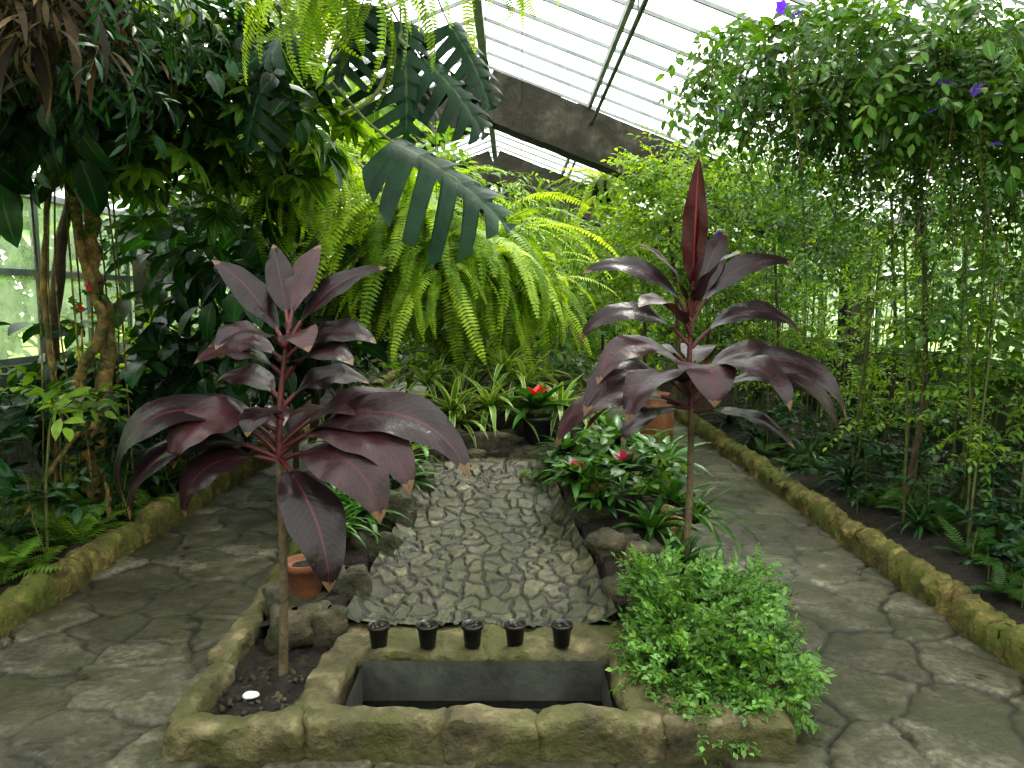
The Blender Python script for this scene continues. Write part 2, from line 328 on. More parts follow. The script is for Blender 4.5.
z=np.where((x>-.68)&(x<.45)&(y>2.42)&(y<2.86),-.45,z)
mb=MB();mb.add(np.stack([x,y,z],1),gridF(len(ys),len(xs)),0,np.stack([cid,st*.9,vn(x*3,y*3,9)],1));mb.build('floor',[M_flag])
for nm,x0,x1 in(('soil_bed_left',XL+.02,-2.38),('soil_bed_right',2.18,XR-.02)):
    xs=np.linspace(x0,x1,40);ys=np.linspace(-1.9,19.9,360);X,Y=np.meshgrid(xs,ys);x=X.ravel();y=Y.ravel()
    z=.0+.09*vn(x*3,y*3,6)+.05*vn(x*11,y*11,7)
    mb=MB();mb.add(np.stack([x,y,z],1),gridF(len(ys),40));mb.build(nm,[M_soil])
def curb(name,pts,w,h,mat,step=.022,block=.33,z0=-.03,amp=.04):
    P=curve(pts,int(np.sum(np.linalg.norm(np.diff(np.array(pts,float),axis=0),axis=1))/step));n=len(P)
    T=np.gradient(P,axis=0);T/=np.linalg.norm(T,axis=1)[:,None];S=np.stack([T[:,1],-T[:,0],0*T[:,0]],1)
    pr=[(-.5,0),(-.5,.3),(-.5,.6),(-.46,.82),(-.32,.96),(-.15,1.0),(0,1.02),(.15,1.),(.32,.96),(.46,.82),(.5,.6),(.5,.3),(.5,0)];V=[];dist=0
    for i in range(n):
        if i:dist+=np.linalg.norm(P[i]-P[i-1])
        f=(dist+.14*noise.noise(Vector((dist*1.5,1,2))))/block%1;notch=1-.25*max(0,1-min(f,1-f)/.07)
        hh=h*(1+.22*noise.noise(Vector((int(dist/block)*3.3,5,pts[0][0]))))
        for a,c in pr:
            v=P[i]+S[i]*a*w*notch;v=v+np.array([0,0,z0+c*(hh-z0)*(notch if c>.4 else 1)])
            q=Vector(v)*8;nn=np.array(noise.noise_vector(q))*amp*.7+np.array(noise.noise_vector(q*2.7))*amp*.6+np.array(noise.noise_vector(q*7))*amp*.35
            V.append(v+nn*(1 if c>.1 else .2))
    k=len(pr);V=np.array(V);c0=V[:k].mean(0);c1=V[-k:].mean(0)
    V=np.concatenate([np.tile(c0,(k,1)),V,np.tile(c1,(k,1))]);mb=MB();mb.add(V,gridF(n+2,k));return mb.build(name,[mat])
curb('stone_curb',[(-2.34,-1.8,0),(-2.36,2,0),(-2.35,5,0),(-2.32,9,0),(-2.3,14,0),(-2.3,19.8,0)],.17,.13,M_curb)
curb('stone_curb',[(2.13,-1.8,0),(2.13,2,0),(2.12,5,0),(2.16,9,0),(2.2,14,0),(2.2,19.8,0)],.15,.13,M_curb)
for nm,X in(('wall_left',XL),('wall_right',XR)):
    mb=MB();s=-1 if X<0 else 1
    box(mb,(min(X,X+s*.2),Y0,-.5),(max(X,X+s*.2),Y1,.92));mb.build(nm,[M_wall],False)
mb=MB();box(mb,(XL,Y1,-.5),(XR,Y1+.2,.92));mb.build('wall_back',[M_wall],False)
mb=MB();box(mb,(XL,Y0-.2,-.5),(XR,Y0,.92));mb.build('wall_front',[M_wall],False)
for i,(X,Z) in enumerate(((XL,ZL),(XR,ZR))):
    mb=MB();s=-1 if X<0 else 1;xx=X+s*.1
    mb.add([(xx,Y0,.92),(xx,Y1,.92),(xx,Y1,Z),(xx,Y0,Z)],[[0,1,2,3]],0)
    yy=Y0
    while yy<=Y1+.01: beam(mb,(xx,yy,.92),(xx,yy,Z),.05,.06,1);yy+=.85
    for zz in(.95,1.75,Z-.03): beam(mb,(xx,Y0,zz),(xx,Y1,zz),.06,.06,1)
    mb.build('window_%d'%(i+1),[M_sideg,M_bard],False)
for i,Y in enumerate((Y0-.1,Y1+.1)):
    mb=MB();mb.add([(XL,Y,.92),(XR,Y,.92),(XR,Y,ZR),(XL,Y,ZL)],[[0,1,2,3]],0);mb.add([(XL,Y,ZL),(XC,Y,ZL),(XC,Y,ZC),(XC-.01,Y,ZC)],[[0,1,2,3]],0);mb.add([(XC,Y,ZR),(XR,Y,ZR),(XC+.01,Y,ZC),(XC,Y,ZC)],[[0,1,2,3]],0)
    for X in np.arange(XL,XR+.1,.86):
        zt=ZL+(ZC-ZL)*(X-XL)/(XC-XL) if X<XC else ZR+(ZC-ZR)*(XR-X)/(XR-XC);beam(mb,(X,Y,.92),(X,Y,zt),.05,.06,1)
    mb.build('window_%d'%(i+3),[M_sideg,M_bard],False)
mb=MB()
mb.add([(XL-.15,Y0,ZL),(XC,Y0,ZC),(XC,Y1,ZC),(XL-.15,Y1,ZL)],[[0,1,2,3]],0)
mb.add([(XR+.15,Y0,ZR),(XC,Y0,ZC),(XC,Y1,ZC),(XR+.15,Y1,ZR)],[[0,1,2,3]],0)
for X,Z in((XL-.15,ZL),(XR+.15,ZR)):
    yy=Y0
    while yy<=Y1: beam(mb,(X,yy,Z-.02),(XC,yy,ZC-.02),.022,.03,1);yy+=.5
    for f in(0.02,.25,.5,.75): beam(mb,(X+(XC-X)*f,Y0,Z+(ZC-Z)*f-.06),(X+(XC-X)*f,Y1,Z+(ZC-Z)*f-.06),.04,.06,1)
beam(mb,(XC,Y0,ZC-.08),(XC,Y1,ZC-.08),.08,.14,1)
mb.build('ceiling',[M_roofg,M_bar],False)
for Y in(9.,13.6,18.2):
    mb=MB()
    for X,Z in((XL,ZL),(XR,ZR)):
        a=np.array([X,Y,Z-.36]);c=np.array([XC,Y,ZC-.36]);K=24
        for i in range(K):
            beam(mb,a+(c-a)*i/K,a+(c-a)*(i+1)/K,.34+.02*rng.random(),.52+.03*rng.random(),0)
        s=-1 if X<0 else 1
        box(mb,(X-s*.2-.12,Y-.17,0),(X-s*.2+.12,Y+.17,Z-.1))
    mb.build('concrete_portal_frame',[M_conc],False)
mb=MB();tube(mb,[(.88,Y0+.1,3.46),(.88,5,3.46),(.9,12,3.46),(.9,Y1-.1,3.46)],.02,0,8)
for yy in np.arange(-1,19,2.2): tube(mb,[(.88,yy,3.46),(.88,yy+.01,3.62)],.006,0,4)
mb.build('irrigation_pipe',[M_bard])

# ---------------------------------------------------------------- central bed: basin, cascade
def lumpbox(mb,lo,hi,mat=0,amp=.024,r=.035):
    lo=np.array(lo,float);hi=np.array(hi,float);c=(lo+hi)/2;h=(hi-lo)/2
    na=[max(6,int(L/.02)) for L in h*2]
    for ax in range(3):
        for sg in(-1,1):
            o=[0,1,2];o.remove(ax);A,B=o
            P=np.zeros((na[A]+1,na[B]+1,3));P[...,A]=np.linspace(-h[A],h[A],na[A]+1)[:,None];P[...,B]=np.linspace(-h[B],h[B],na[B]+1)[None];P[...,ax]=sg*h[ax]
            P=P.reshape(-1,3);core=np.clip(P,-(h-r),h-r);d=P-core;l=np.linalg.norm(d,axis=1)[:,None];P=core+d/np.maximum(l,1e-9)*np.minimum(r,l*9)
            P=P+c;Q=np.array([np.array(noise.noise_vector(Vector(p)*5))*amp+np.array(noise.noise_vector(Vector(p)*14))*amp*.6+np.array(noise.noise_vector(Vector(p)*40))*amp*.25 for p in P])
            mb.add(P+Q,gridF(na[A]+1,na[B]+1),mat)
mb=MB()
lumpbox(mb,(-.70,2.36,-.05),(-.2,2.48,.14));lumpbox(mb,(-.22,2.355,-.05),(.1,2.475,.142));lumpbox(mb,(.08,2.37,-.05),(.52,2.475,.14));lumpbox(mb,(.5,2.36,-.05),(.94,2.5,.14))
lumpbox(mb,(-1.13,2.34,-.05),(-.68,2.44,.135))
lumpbox(mb,(-1.15,2.38,-.05),(-1.05,2.8,.15));lumpbox(mb,(-1.18,2.78,-.05),(-1.07,3.25,.15));lumpbox(mb,(-1.2,3.22,-.05),(-1.08,3.7,.15))
lumpbox(mb,(-.74,2.4,-.05),(-.6,2.86,.145));lumpbox(mb,(.365,2.44,-.05),(.56,2.86,.15))
lumpbox(mb,(-.72,2.82,-.05),(-.1,3.14,.15));lumpbox(mb,(-.12,2.82,-.05),(.5,3.14,.15))
lumpbox(mb,(.86,2.5,-.05),(.98,3.1,.14));lumpbox(mb,(.86,3.08,-.05),(1.0,3.7,.15))
mb.build('stone_basin_rim',[M_rim])
mb=MB();x0,x1,y0,y1=-.572,.345,2.49,2.80
for q in([(x0,y0,-.4),(x1,y0,-.4),(x1,y0,.11),(x0,y0,.11)],[(x0,y1,-.4),(x1,y1,-.4),(x1,y1,.13),(x0,y1,.13)],[(x0,y0,-.4),(x0,y1,-.4),(x0,y1,.12),(x0,y0,.12)],[(x1,y0,-.4),(x1,y1,-.4),(x1,y1,.12),(x1,y0,.12)]):
    mb.add(q,[[0,1,2,3]],0)
mb.add([(x0,y0,-.03),(x1,y0,-.03),(x1,y1,-.03),(x0,y1,-.03)],[[0,1,2,3]],1);mb.build('water_basin',[M_basin,M_wat],False)
mb=MB();xs=np.linspace(-1.07,-.70,30);ys=np.linspace(2.42,3.1,50);X,Y=np.meshgrid(xs,ys);x=X.ravel();y=Y.ravel()
mb.add(np.stack([x,y,.05+.03*vn(x*9,y*9,3)+.03*vn(x*30,y*30,5)],1),gridF(50,30))
for i in range(90): rock(mb,(U(-1.05,-.75),U(2.45,2.85),.083),(U(.005,.012),)*3,1,2.4,.2,nu=5,nv=7,seed=i)
rock(mb,(-.93,2.60,.10),(.03,.022,.01),2,2.3,.1,nu=8,nv=10)
mb.build('soil_pit_gravel',[M_soil,M_rock,M_tag])
def cz(y):
    t=np.clip((y-3.05)/1.5,0,1);return .135+.37*(t*.75+.25*t*t)
def cx(y):
    t=np.clip((y-3.05)/1.5,0,1);return -.70+.22*t,.44-.24*t
ys=np.linspace(3.06,4.66,290);us=np.linspace(0,1,220)
X,Yg=np.meshgrid(us,ys);a,bb=cx(Yg);xr=a+(bb-a)*X
x=xr.ravel();y=Yg.ravel();e,cid=voro(x,y,.086,21,.6,2.,(-1.2,2.8),(1.,5.2));st=np.clip((e-.003)/.009,0,1)
side=np.clip((np.abs(X.ravel()-.5)-.38)/.12,0,1)
z=cz(y)+.012*st*st*(3-2*st)+.007*(cid-.5)*st+.006*vn(x*20,y*20,8)+.003*vn(x*70,y*70,18)+.025*vn(x*5,y*5,28)+.05*side**2
mb=MB();mb.add(np.stack([x,y,z],1),gridF(len(ys),len(us)),0,np.stack([cid,st*.9,cid],1));mb.build('stone_cascade',[M_casc])
xs=np.linspace(-1.1,.95,60);ys=np.linspace(3.12,17,300);X,Y=np.meshgrid(xs,ys);x=X.ravel();y=Y.ravel()
a,bb=cx(y);ins=(x>a-.02)&(x<bb+.02)&(y<4.66)
edge=np.clip((np.minimum(x+1.1,.95-x))/.3,0,1);z=.08+edge*(.12+.5*np.clip((y-3.1)/2.,0,1))*.85+.05*vn(x*7,y*7,2)
z=np.where(ins,.06+0*z,z);mb=MB();mb.add(np.stack([x,y,z],1),gridF(300,60));mb.build('raised_soil_bed',[M_soil])
curb('stone_curb',[(-1.15,3.68,0),(-1.2,6,0),(-1.25,9,0),(-1.2,13,0),(-1.2,17,0)],.15,.15,M_curb,.04)
curb('stone_curb',[(.96,3.68,0),(1.04,6,0),(1.06,9,0),(1.05,13,0),(1.05,17,0)],.15,.15,M_curb,.04)
mb=MB()
R=[(-.90,3.06,.14,.11,.10,.10,.3),(-.76,3.08,.14,.08,.07,.09,0),(-.73,3.30,.20,.10,.10,.12,.2),(-.90,3.26,.15,.13,.12,.10,.2),(-.66,3.62,.28,.11,.08,.10,.1),(-1.02,3.3,.13,.08,.1,.1,.4),
(-.64,3.95,.38,.12,.14,.13,.4),(-.84,3.75,.28,.13,.12,.14,.1),(-.58,4.3,.46,.12,.14,.12,.2),(-.52,4.65,.5,.12,.12,.12,0),
(.5,3.25,.18,.1,.1,.1,.2),(.60,3.15,.17,.12,.08,.09,.1),(.49,3.6,.30,.12,.11,.10,.2),(.62,3.5,.25,.12,.12,.13,.3),(.40,4.0,.38,.12,.14,.11,.1),(.33,4.35,.46,.12,.12,.12,.3),(.28,4.65,.5,.12,.12,.12,.2),
(-.3,4.75,.48,.14,.08,.09,.1),(-.03,4.77,.48,.14,.08,.09,0),(.17,4.75,.5,.1,.08,.09,.1),(-.15,4.88,.58,.2,.1,.08,.1),(-.42,4.85,.58,.12,.1,.1,.1)]
for i,(X,Y,Z,a,c,d,w) in enumerate(R): rock(mb,(X,Y,Z),(a,c,d),0,3.6,.24,w,seed=i)
mb.build('edging_rocks',[M_rock])

# ---------------------------------------------------------------- pots
for X,Y in((-.52,2.875),(-.33,2.88),(-.155,2.88),(.012,2.885),(.195,2.885)):
    mb=MB();z=.152
    lathe(mb,(X,Y,z),[(.028,0),(.03,.002),(.0385,.075),(.043,.075),(.044,.09),(.041,.091),(.0385,.08),(.001,.078)],0,26,cap=False)
    lathe(mb,(X,Y,z),[(.0385,.078),(.02,.084),(.001,.085)],1,20,cap=False);lathe(mb,(X,Y,z),[(.001,0),(.028,0)],0,20,False)
    for i in range(14):rock(mb,(X+U(-.025,.025),Y+U(-.025,.025),z+.088),(.006,.006,.004),1+(i%3>1),2.3,.3,nu=5,nv=6,seed=i)
    mb.build('seedling_pot',[M_plas,M_soil,M_cstem])
mb=MB();c=(-.895,3.22,.23);r=.09;h=.15
lathe(mb,c,[(r*.68,0),(r*.72,.01),(r*.95,h*.8),(r*1.06,h*.8),(r*1.08,h),(r*.96,h),(r*.93,h*.88),(.001,h*.88)],0,30,False);lathe(mb,c,[(r*.93,h*.87),(.001,h*.9)],1,20,False)
mb.build('terracotta_pot',[M_terr,M_soil])
mb=MB();lathe(mb,(1.22,6.6,.0),[(.12,0),(.13,.02),(.17,.25),(.19,.45),(.17,.6),(.13,.66),(.15,.7),(.13,.7),(.11,.66),(.001,.62)],0,30,False);mb.build('terracotta_urn',[M_terr])
mb=MB();lathe(mb,(.17,4.95,.58),[(.07,0),(.1,.14),(.11,.15),(.11,.17),(.09,.17),(.001,.15)],0,24,False);mb.build('plastic_pot',[M_plas])

# ---------------------------------------------------------------- cordylines
def cordyline(name,base,top,crown_top,leaves,r=.016,wm=1.45):
    mb=MB();bx,by,bz=base
    P=curve([base,((bx+top[0])/2+.012,by,(bz+top[2])/2),top],16);tube(mb,P,np.linspace(r*1.15,r*.85,16),1,10)
    P2=curve([top,((top[0]+crown_top[0])/2-.01,top[1],(top[2]+crown_top[2])/2),crown_top],8);tube(mb,P2,np.linspace(r*.9,r*.5,8),2,8)
    for (f,az,el,L,W,dr,mat,roll) in leaves:
        p=np.array(top)+(np.array(crown_top)-np.array(top))*f
        az=math.radians(az);el=math.radians(el);dr=math.radians(dr)
        n=6;pl=L*.20;pts=[p.copy()];q=p.copy()
        for i in range(n):
            e=el-dr*.10*i/n;q=q+np.array([math.cos(e)*math.cos(az),math.cos(e)*math.sin(az),math.sin(e)])*pl/n;pts.append(q.copy())
        tube(mb,pts,np.linspace(.011,.008,n+1),2,6)
        blade(mb,q-(pts[-1]-pts[-2])*1.,az,el-dr*.10,L*.84,W*wm,dr,mat,22,9,.22,math.radians(roll),side=U(-.25,.25),wave=.09,power=1.25,curl=.15,pet=.0)
    return mb.build(name,[M_cord,M_cstem,M_pet,M_cred])
# (height fraction, azimuth, elevation, length, width, droop, material, roll)
LL=[(.05,184,48,.90,.15,160,0,-30),(.12,172,42,.68,.15,140,0,-38),(.0,-155,22,.46,.13,115,0,-25),(.2,198,38,.5,.14,125,0,-34),(.02,190,30,.70,.13,118,0,-20),
(.05,-4,40,.86,.15,106,0,38),(.12,10,44,.74,.14,112,0,25),(.0,-26,26,.60,.15,104,0,42),(.08,-14,34,.66,.14,110,0,36),
(.03,-52,-16,.60,.145,72,0,10),(.05,75,40,.6,.12,85,0,0),(.1,115,35,.6,.12,85,0,0),
(.4,20,48,.36,.11,80,0,25),(.42,165,48,.34,.11,80,0,-20),(.3,-110,40,.24,.10,115,0,0),
(.8,155,58,.50,.085,34,0,-35),(.85,20,60,.48,.09,52,0,35),(.7,180,44,.34,.10,80,0,-30),(.75,-10,42,.38,.10,76,0,35),
(.95,55,76,.36,.075,30,0,30),(.95,130,74,.36,.075,26,0,-30),(.8,-60,45,.28,.10,100,0,20),(.8,225,45,.32,.10,96,0,-20),(.6,200,50,.36,.11,90,0,-20),(.6,-30,50,.36,.11,90,0,25)]
cordyline('cordyline_plant',(-.875,2.80,.06),(-.87,2.82,.90),(-.82,2.84,1.42),LL,.016,1.4)
RL=[(.0,182,26,.76,.12,98,0,-35),(.1,195,42,.66,.13,110,0,-34),(.12,-128,44,.66,.17,118,0,0),(.3,-88,40,.46,.18,125,0,0),(.22,-52,44,.62,.16,118,0,10),
(.15,-16,42,.84,.12,116,0,38),(.05,0,35,.94,.12,124,0,35),(.25,10,44,.70,.12,112,0,30),(.6,2,50,.62,.10,105,0,38),(.6,178,50,.62,.10,108,0,-38),
(.4,200,40,.60,.12,106,0,-30),(.85,15,60,.64,.09,76,0,45),(.85,168,62,.62,.09,88,0,-45),(.95,-95,86,.68,.085,2,3,0),(1,-60,86,.46,.06,0,3,60),(.9,40,70,.50,.10,35,0,40),
(.9,-65,70,.42,.12,60,0,30),(.7,215,58,.44,.12,85,0,-20),(.3,70,40,.6,.13,85,0,0),(.3,120,40,.6,.13,85,0,0),(.0,-150,10,.46,.12,60,0,0),(0,150,15,.6,.12,70,0,0),(.9,200,72,.44,.08,50,0,-30),(-.03,-25,10,.5,.11,60,0,10)]
cordyline('cordyline_plant',(.81,3.52,.1),(.83,3.52,1.0),(.82,3.52,1.47),RL,.017,1.32)

# ---------------------------------------------------------------- front bush
T1=[twigT(14,.13,.036,.019,1.0,.3,2,.2,rad=.0015) for _ in range(4)]
mb=MB();cloud(mb,T1,460,(.76,2.86,.19),(.27,.26,.20),(.7,1.1),(-.2,1.1),.35);cloud(mb,T1,180,(.58,2.72,.15),(.13,.2,.13),(.7,1.1),(-.2,1.),.35);cloud(mb,T1,240,(.88,2.66,.12),(.15,.2,.12),(.7,1.1),(-.4,1.),.35);cloud(mb,T1,140,(.64,3.0,.32),(.14,.16,.13),(.7,1.1),(0,1.2),.35);cloud(mb,T1,110,(.94,3.05,.27),(.12,.16,.12),(.7,1.1),(0,1.2),.35);cloud(mb,T1,140,(.68,2.5,.11),(.16,.09,.07),(.7,1.),(-.6,.6),.35)
for i in range(40):
    a=U(0,6.3);tube(mb,curve([(.8,2.85,.05),(.8+.12*math.cos(a),2.85+.12*math.sin(a),.18),(.78+.25*math.cos(a),2.85+.22*math.sin(a),U(.18,.32))],6),.003,1,4)
mb.build('boxwood_bush',[M_bush,M_stem])
def flowerT(r=.03):
    mb=MB();LT=leafT(r,r*.8,3,.1,.6)
    for i in range(5):mb.addT(LT,[(0,0,0)],i*1.256,.35,0,1,U(-.2,.2))
    return mb.T()
FL=flowerT()
mb=MB();mb.addT(FL,[(1.08,2.66,.02),(1.06,2.70,.03)],[0,1],0,0,.6);mb.build('fallen_purple_petals',[M_purp])
mb=MB();LT=leafT(.07,.035,4,.1,.3)
P=np.stack([np.concatenate([U(-2.2,-1.25,14),U(1.1,2.,16),U(-1,1,5)]),np.concatenate([U(2.,6,14),U(2.,6,16),U(1.9,2.3,5)]),np.full(35,.012)],1);mb.addT(LT,P,U(0,6,35),0,0,U(.5,1.1,35));mb.build('fallen_leaves',[M_dry])

# ---------------------------------------------------------------- ferns
FR=[frondT(1.,U(.11,.14),40,d,pw) for d,pw in((1.6,.9),(1.9,.7),(2.2,.6),(2.4,.55),(2.1,.8),(2.6,.5))]
def fern(name,crowns,n,L=(.6,1.),el=(-.2,1.2),mat=M_fern,basket=True,fr=FR):
    mb=MB()
    for c in crowns:
        for T in fr:
            k=max(1,n//len(fr));P=np.array(c)+rng.normal(size=(k,3))*.06
            mb.addT(T,P,U(0,2*pi,k),U(el[0],el[1],k),U(-.5,.5,k),U(L[0],L[1],k),U(-.5,.5,k))
        if basket:
            rock(mb,(c[0],c[1],c[2]-.08),(.17,.17,.13),2,2.2,.15,nu=10,nv=14)
            zr=(ZC+(ZR-ZC)*(c[0]-XC)/(XR-XC)) if c[0]>XC else (ZC+(ZL-ZC)*(XC-c[0])/(XC-XL))
            for a in(0,2.1,4.2): tube(mb,[(c[0]+.16*math.cos(a),c[1]+.16*math.sin(a),c[2]-.05),(c[0],c[1],c[2]+.5),(c[0],c[1],zr-.06)],.003,2,3)
    return mb.build(name,[mat,M_stem,M_dry],clip=True)
fern('hanging_fern',[(-.75,6.0,2.1)],130,(.8,1.3))
fern('hanging_fern',[(-.2,6.1,1.92)],130,(.7,1.2))
fern('hanging_fern',[(-1.15,6.3,1.75)],90,(.6,1.0))
fern('hanging_fern',[(.08,6.3,1.65)],80,(.6,.9))
fern('hanging_fern',[(-.55,5.7,1.75)],100,(.6,1.05))
fern('hanging_fern',[(-1.5,5.6,2.5)],90,(.5,1.))
fern('hanging_fern',[(-.72,3.2,2.94)],60,(.45,.72),(-.4,.6))
fern('hanging_fern',[(-.1,3.7,3.28)],40,(.4,.65),(-.4,.6))
fern('hanging_fern',[(1.15,9.6,2.9)],70,(.5,1.),(.2,1.3))
FS=[frondT(.32,.13,16,d,.9) for d in(.8,1.2,1.6)]
mb=MB()
for i in range(80):
    X=U(-3.5,-2.5);Y=U(3.2,6.5);k=rng.integers(7,12);T=FS[rng.integers(0,3)]
    mb.addT(T,[(X,Y,.08)]*k,U(0,6.3,k),U(.4,1.3,k),0,U(.6,1.1,k))
mb.build('ground_fern_patch',[M_lite,M_stem])
mb=MB()
for i in range(55):
    X=U(2.3,3.6);Y=U(3.,7.5);k=rng.integers(6,10);T=FS[rng.integers(0,3)]
    mb.addT(T,[(X,Y,.08)]*k,U(0,6.3,k),U(.4,1.3,k),0,U(.5,.9,k))
mb.build('ground_fern_patch',[M_mid,M_stem])

# ---------------------------------------------------------------- bromeliads & variegated plants
RB=[rosT(18,.36,.05,.1,1.2,1.2,0) for _ in range(2)]
RBr=[rosT(20,.29,.06,.1,1.1,.9,8,.38) for _ in range(2)]
SP=[rosT(34,.42,.026,.2,1.35,1.9,0,fold=.2,n=9) for _ in range(3)]
SPW=[rosT(26,.46,.040,.2,1.3,1.8,0,fold=.2,n=9) for _ in range(3)]
def put(name,T,lst,mats):
    mb=MB()
    for j,(X,Y,Z,s) in enumerate(lst): mb.addT(T[j%len(T)],[(X,Y,Z)],U(0,6),U(-.15,.15),U(-.15,.15),s,U(-.3,.3))
    return mb.build(name,mats)
put('bromeliad_red',RBr,[(.17,4.95,.78,1.25)],[M_brom,M_stem,M_red])
put('bromeliad_pink_cluster',RBr,[(.34,4.0,.54,.85),(.46,3.85,.45,.8),(.62,4.1,.56,.9)],[M_brom,M_stem,M_pink])
TBs=[twigT(11,.26,.10,.05,.95,.5,4,.4) for _ in range(3)]
mb=MB();cloud(mb,TBs,42,(.55,4.15,.55),(.30,.32,.16),(.7,1.05),(-.1,.9),.3);tube(mb,[(.55,4.15,.2),(.55,4.15,.6)],.012,1,6);mb.build('broadleaf_ground_plant',[M_mid,M_stem])
put('bromeliad_green',RB,[(-.62,4.1,.5,.9),(-.78,4.3,.52,1.1),(-.95,4.5,.5,1.),(-.6,4.7,.6,1.),(-.9,3.95,.4,.9),(-1.,4.9,.5,1.2),(-.7,5.2,.65,1.2),(-.75,3.75,.42,.8)],[M_brom,M_stem])
put('bromeliad_green',RB,[(.7,3.75,.34,.9),(.85,4.0,.4,1.1),(.9,4.5,.5,1.2),(.65,4.7,.6,1.2),(.88,5.2,.45,1.2),(.6,5.4,.55,1.2),(.35,5.6,.7,1.1),(.8,3.5,.25,.8),(.32,4.45,.6,.8)],[M_brom,M_stem])
put('spider_plant',SPW,[(-.15,5.1,.76,1.1),(-.4,5.0,.74,1.1),(-.05,5.5,.95,1.2),(-.35,4.95,.68,.9),(.1,5.4,.88,1.),(-.6,5.4,.88,1.),(.32,5.1,.75,1.),(-.2,5.8,1.0,1.2),(-.5,5.8,1.0,1.2),(-.02,5.15,.75,.9)],[M_vari,M_stem])
put('spider_plant',SP,[(-.85,3.6,.38,.75),(-.95,3.8,.38,.8),(-.62,4.35,.55,.8),(-.95,4.2,.45,.9),(.95,3.9,.33,1.),(.75,3.4,.25,.8),(.9,3.3,.2,.7),(-1.02,5.3,.4,1.)],[M_mid,M_stem])
put('strap_leaf_plant',SP,[(-2.6,5.6,.1,1.),(-2.65,6.4,.1,1.1),(-2.8,5.0,.1,1.1),(-2.55,7.3,.1,1.),(-3.1,5.9,.1,1.2),(-2.7,8.3,.1,1.2),(-2.9,4.3,.1,.9),(-2.65,4.9,.1,.9)],[M_dark,M_stem])
put('strap_leaf_plant',SP,[(2.5,5.6,.1,1.),(2.4,7.4,.1,1.1),(2.6,6.6,.1,1.1),(2.45,8.6,.1,1.2),(2.9,5.0,.1,.8),(2.5,4.6,.1,.8),(2.7,6.0,.1,1.)],[M_dark,M_stem])

# ---------------------------------------------------------------- foliage
TB=[twigT(9,.38,.13,.06,.95,.6,4,.6) for _ in range(4)]
TBig=[twigT(5,.45,.30,.14,.9,.8,6,.7,rad=.004) for _ in range(3)]
TS=[twigT(16,.42,.06,.028,1.,.5,3,.6) for _ in range(4)]
TL=[twigT(12,.4,.11,.022,.8,.6,3,.8) for _ in range(3)]
PA=[palmT(8),palmT(9,.26,.2,.06),palmT(7,.2,.15,.05)]
def bark(mb,pts,r0,r1,k=10,n=24,mat=1):
    P=curve(pts,n);P=P+rng.normal(size=P.shape)*r0*.16;tube(mb,P,np.linspace(r0,r1,n)*U(.82,1.18,n),mat,k)
mb=MB()
bark(mb,[(-2.78,5.0,0),(-2.74,5,.6),(-2.66,5.05,1.2),(-2.70,5,1.8),(-2.6,5,2.5),(-2.1,4.9,3.1)],.06,.035,10,36)
bark(mb,[(-2.75,5,.1),(-2.82,4.95,.9),(-2.62,4.92,1.35),(-2.75,4.95,1.9),(-2.9,5.2,2.7),(-3.2,5,3.)],.04,.028,8,36)
bark(mb,[(-3.1,5.1,0),(-3.05,5.1,.8),(-3.08,5.1,1.6),(-2.9,5,2.6)],.022,.018);bark(mb,[(-2.72,5.0,.8),(-2.9,4.6,.35),(-2.95,4.4,0)],.018,.012);bark(mb,[(-2.7,5,.4),(-2.58,4.8,.15),(-2.5,4.7,0)],.02,.012)
bark(mb,[(-2.3,4.95,2.9),(-1.6,4.6,3.1),(-1.1,4.2,3.05)],.03,.015)
for i in range(9): X=U(-3.,-2.5);Y=U(4.8,5.2);tube(mb,curve([(X,Y,2.7),(X+U(-.1,.1),Y,1.4),(X+U(-.1,.1),Y,.05)],14),.006,1,5)
z=U(.3,2.2,26);mb.addT(TBs[0],np.stack([-2.73+U(-.08,.08,26),4.94+U(-.05,.05,26),z],1),U(0,6.3,26),U(-.3,.9,26),0,U(.3,.65,26))
cloud(mb,PA,230,(-2.2,5.1,2.75),(1.0,.9,.6),(.9,1.4),(-.7,.5),.3)
cloud(mb,PA,120,(-1.7,4.6,2.65),(.8,.6,.4),(.9,1.3),(-.7,.3),.3)
for k in range(3,0,-1): mb.M[-k]=np.where(mb.M[-k]==0,2,mb.M[-k])
mb.addT(FL,[(-2.66,4.84,1.60),(-2.64,4.84,1.57),(-2.72,4.86,1.45)],U(0,6,3),-1.2,0,.8);mb.M[-1][:]=3
mb.build('umbrella_tree',[M_mid,M_yel,M_lite,M_red],clip=True)
mb=MB();bark(mb,[(-3.4,5.6,0),(-3.35,5.6,1.2),(-3.1,5.5,2.2),(-2.9,5.5,2.9)],.05,.03)
bark(mb,[(-1.95,6.8,0),(-1.9,6.8,1.2),(-1.8,6.6,2.2)],.03,.02)
cloud(mb,TBig,75,(-2.0,6.0,1.6),(.6,.7,.75),(.7,1.1),(-.9,.4),.3);cloud(mb,TBig,40,(-2.9,5.8,.9),(.5,.6,.5),(.7,1.),(-.8,.6),.3)
cloud(mb,TBig,80,(-3.1,4.3,2.8),(1.,.8,.5),(.7,1.1),(-1.2,.1),.2);cloud(mb,TB,280,(-2.4,4.2,2.85),(1.3,.9,.45),(.8,1.3),(-1.,.4),.2);cloud(mb,TB,160,(-1.8,7.2,1.3),(.5,.8,.9),(.8,1.2),(-.6,.6),.2)
cloud(mb,TB,130,(-3.0,7.6,2.25),(.9,.7,.4),(.8,1.3),(-1.,.4),.2)
mb.build('rubber_tree',[M_dark,M_wood],clip=True)
mb=MB();
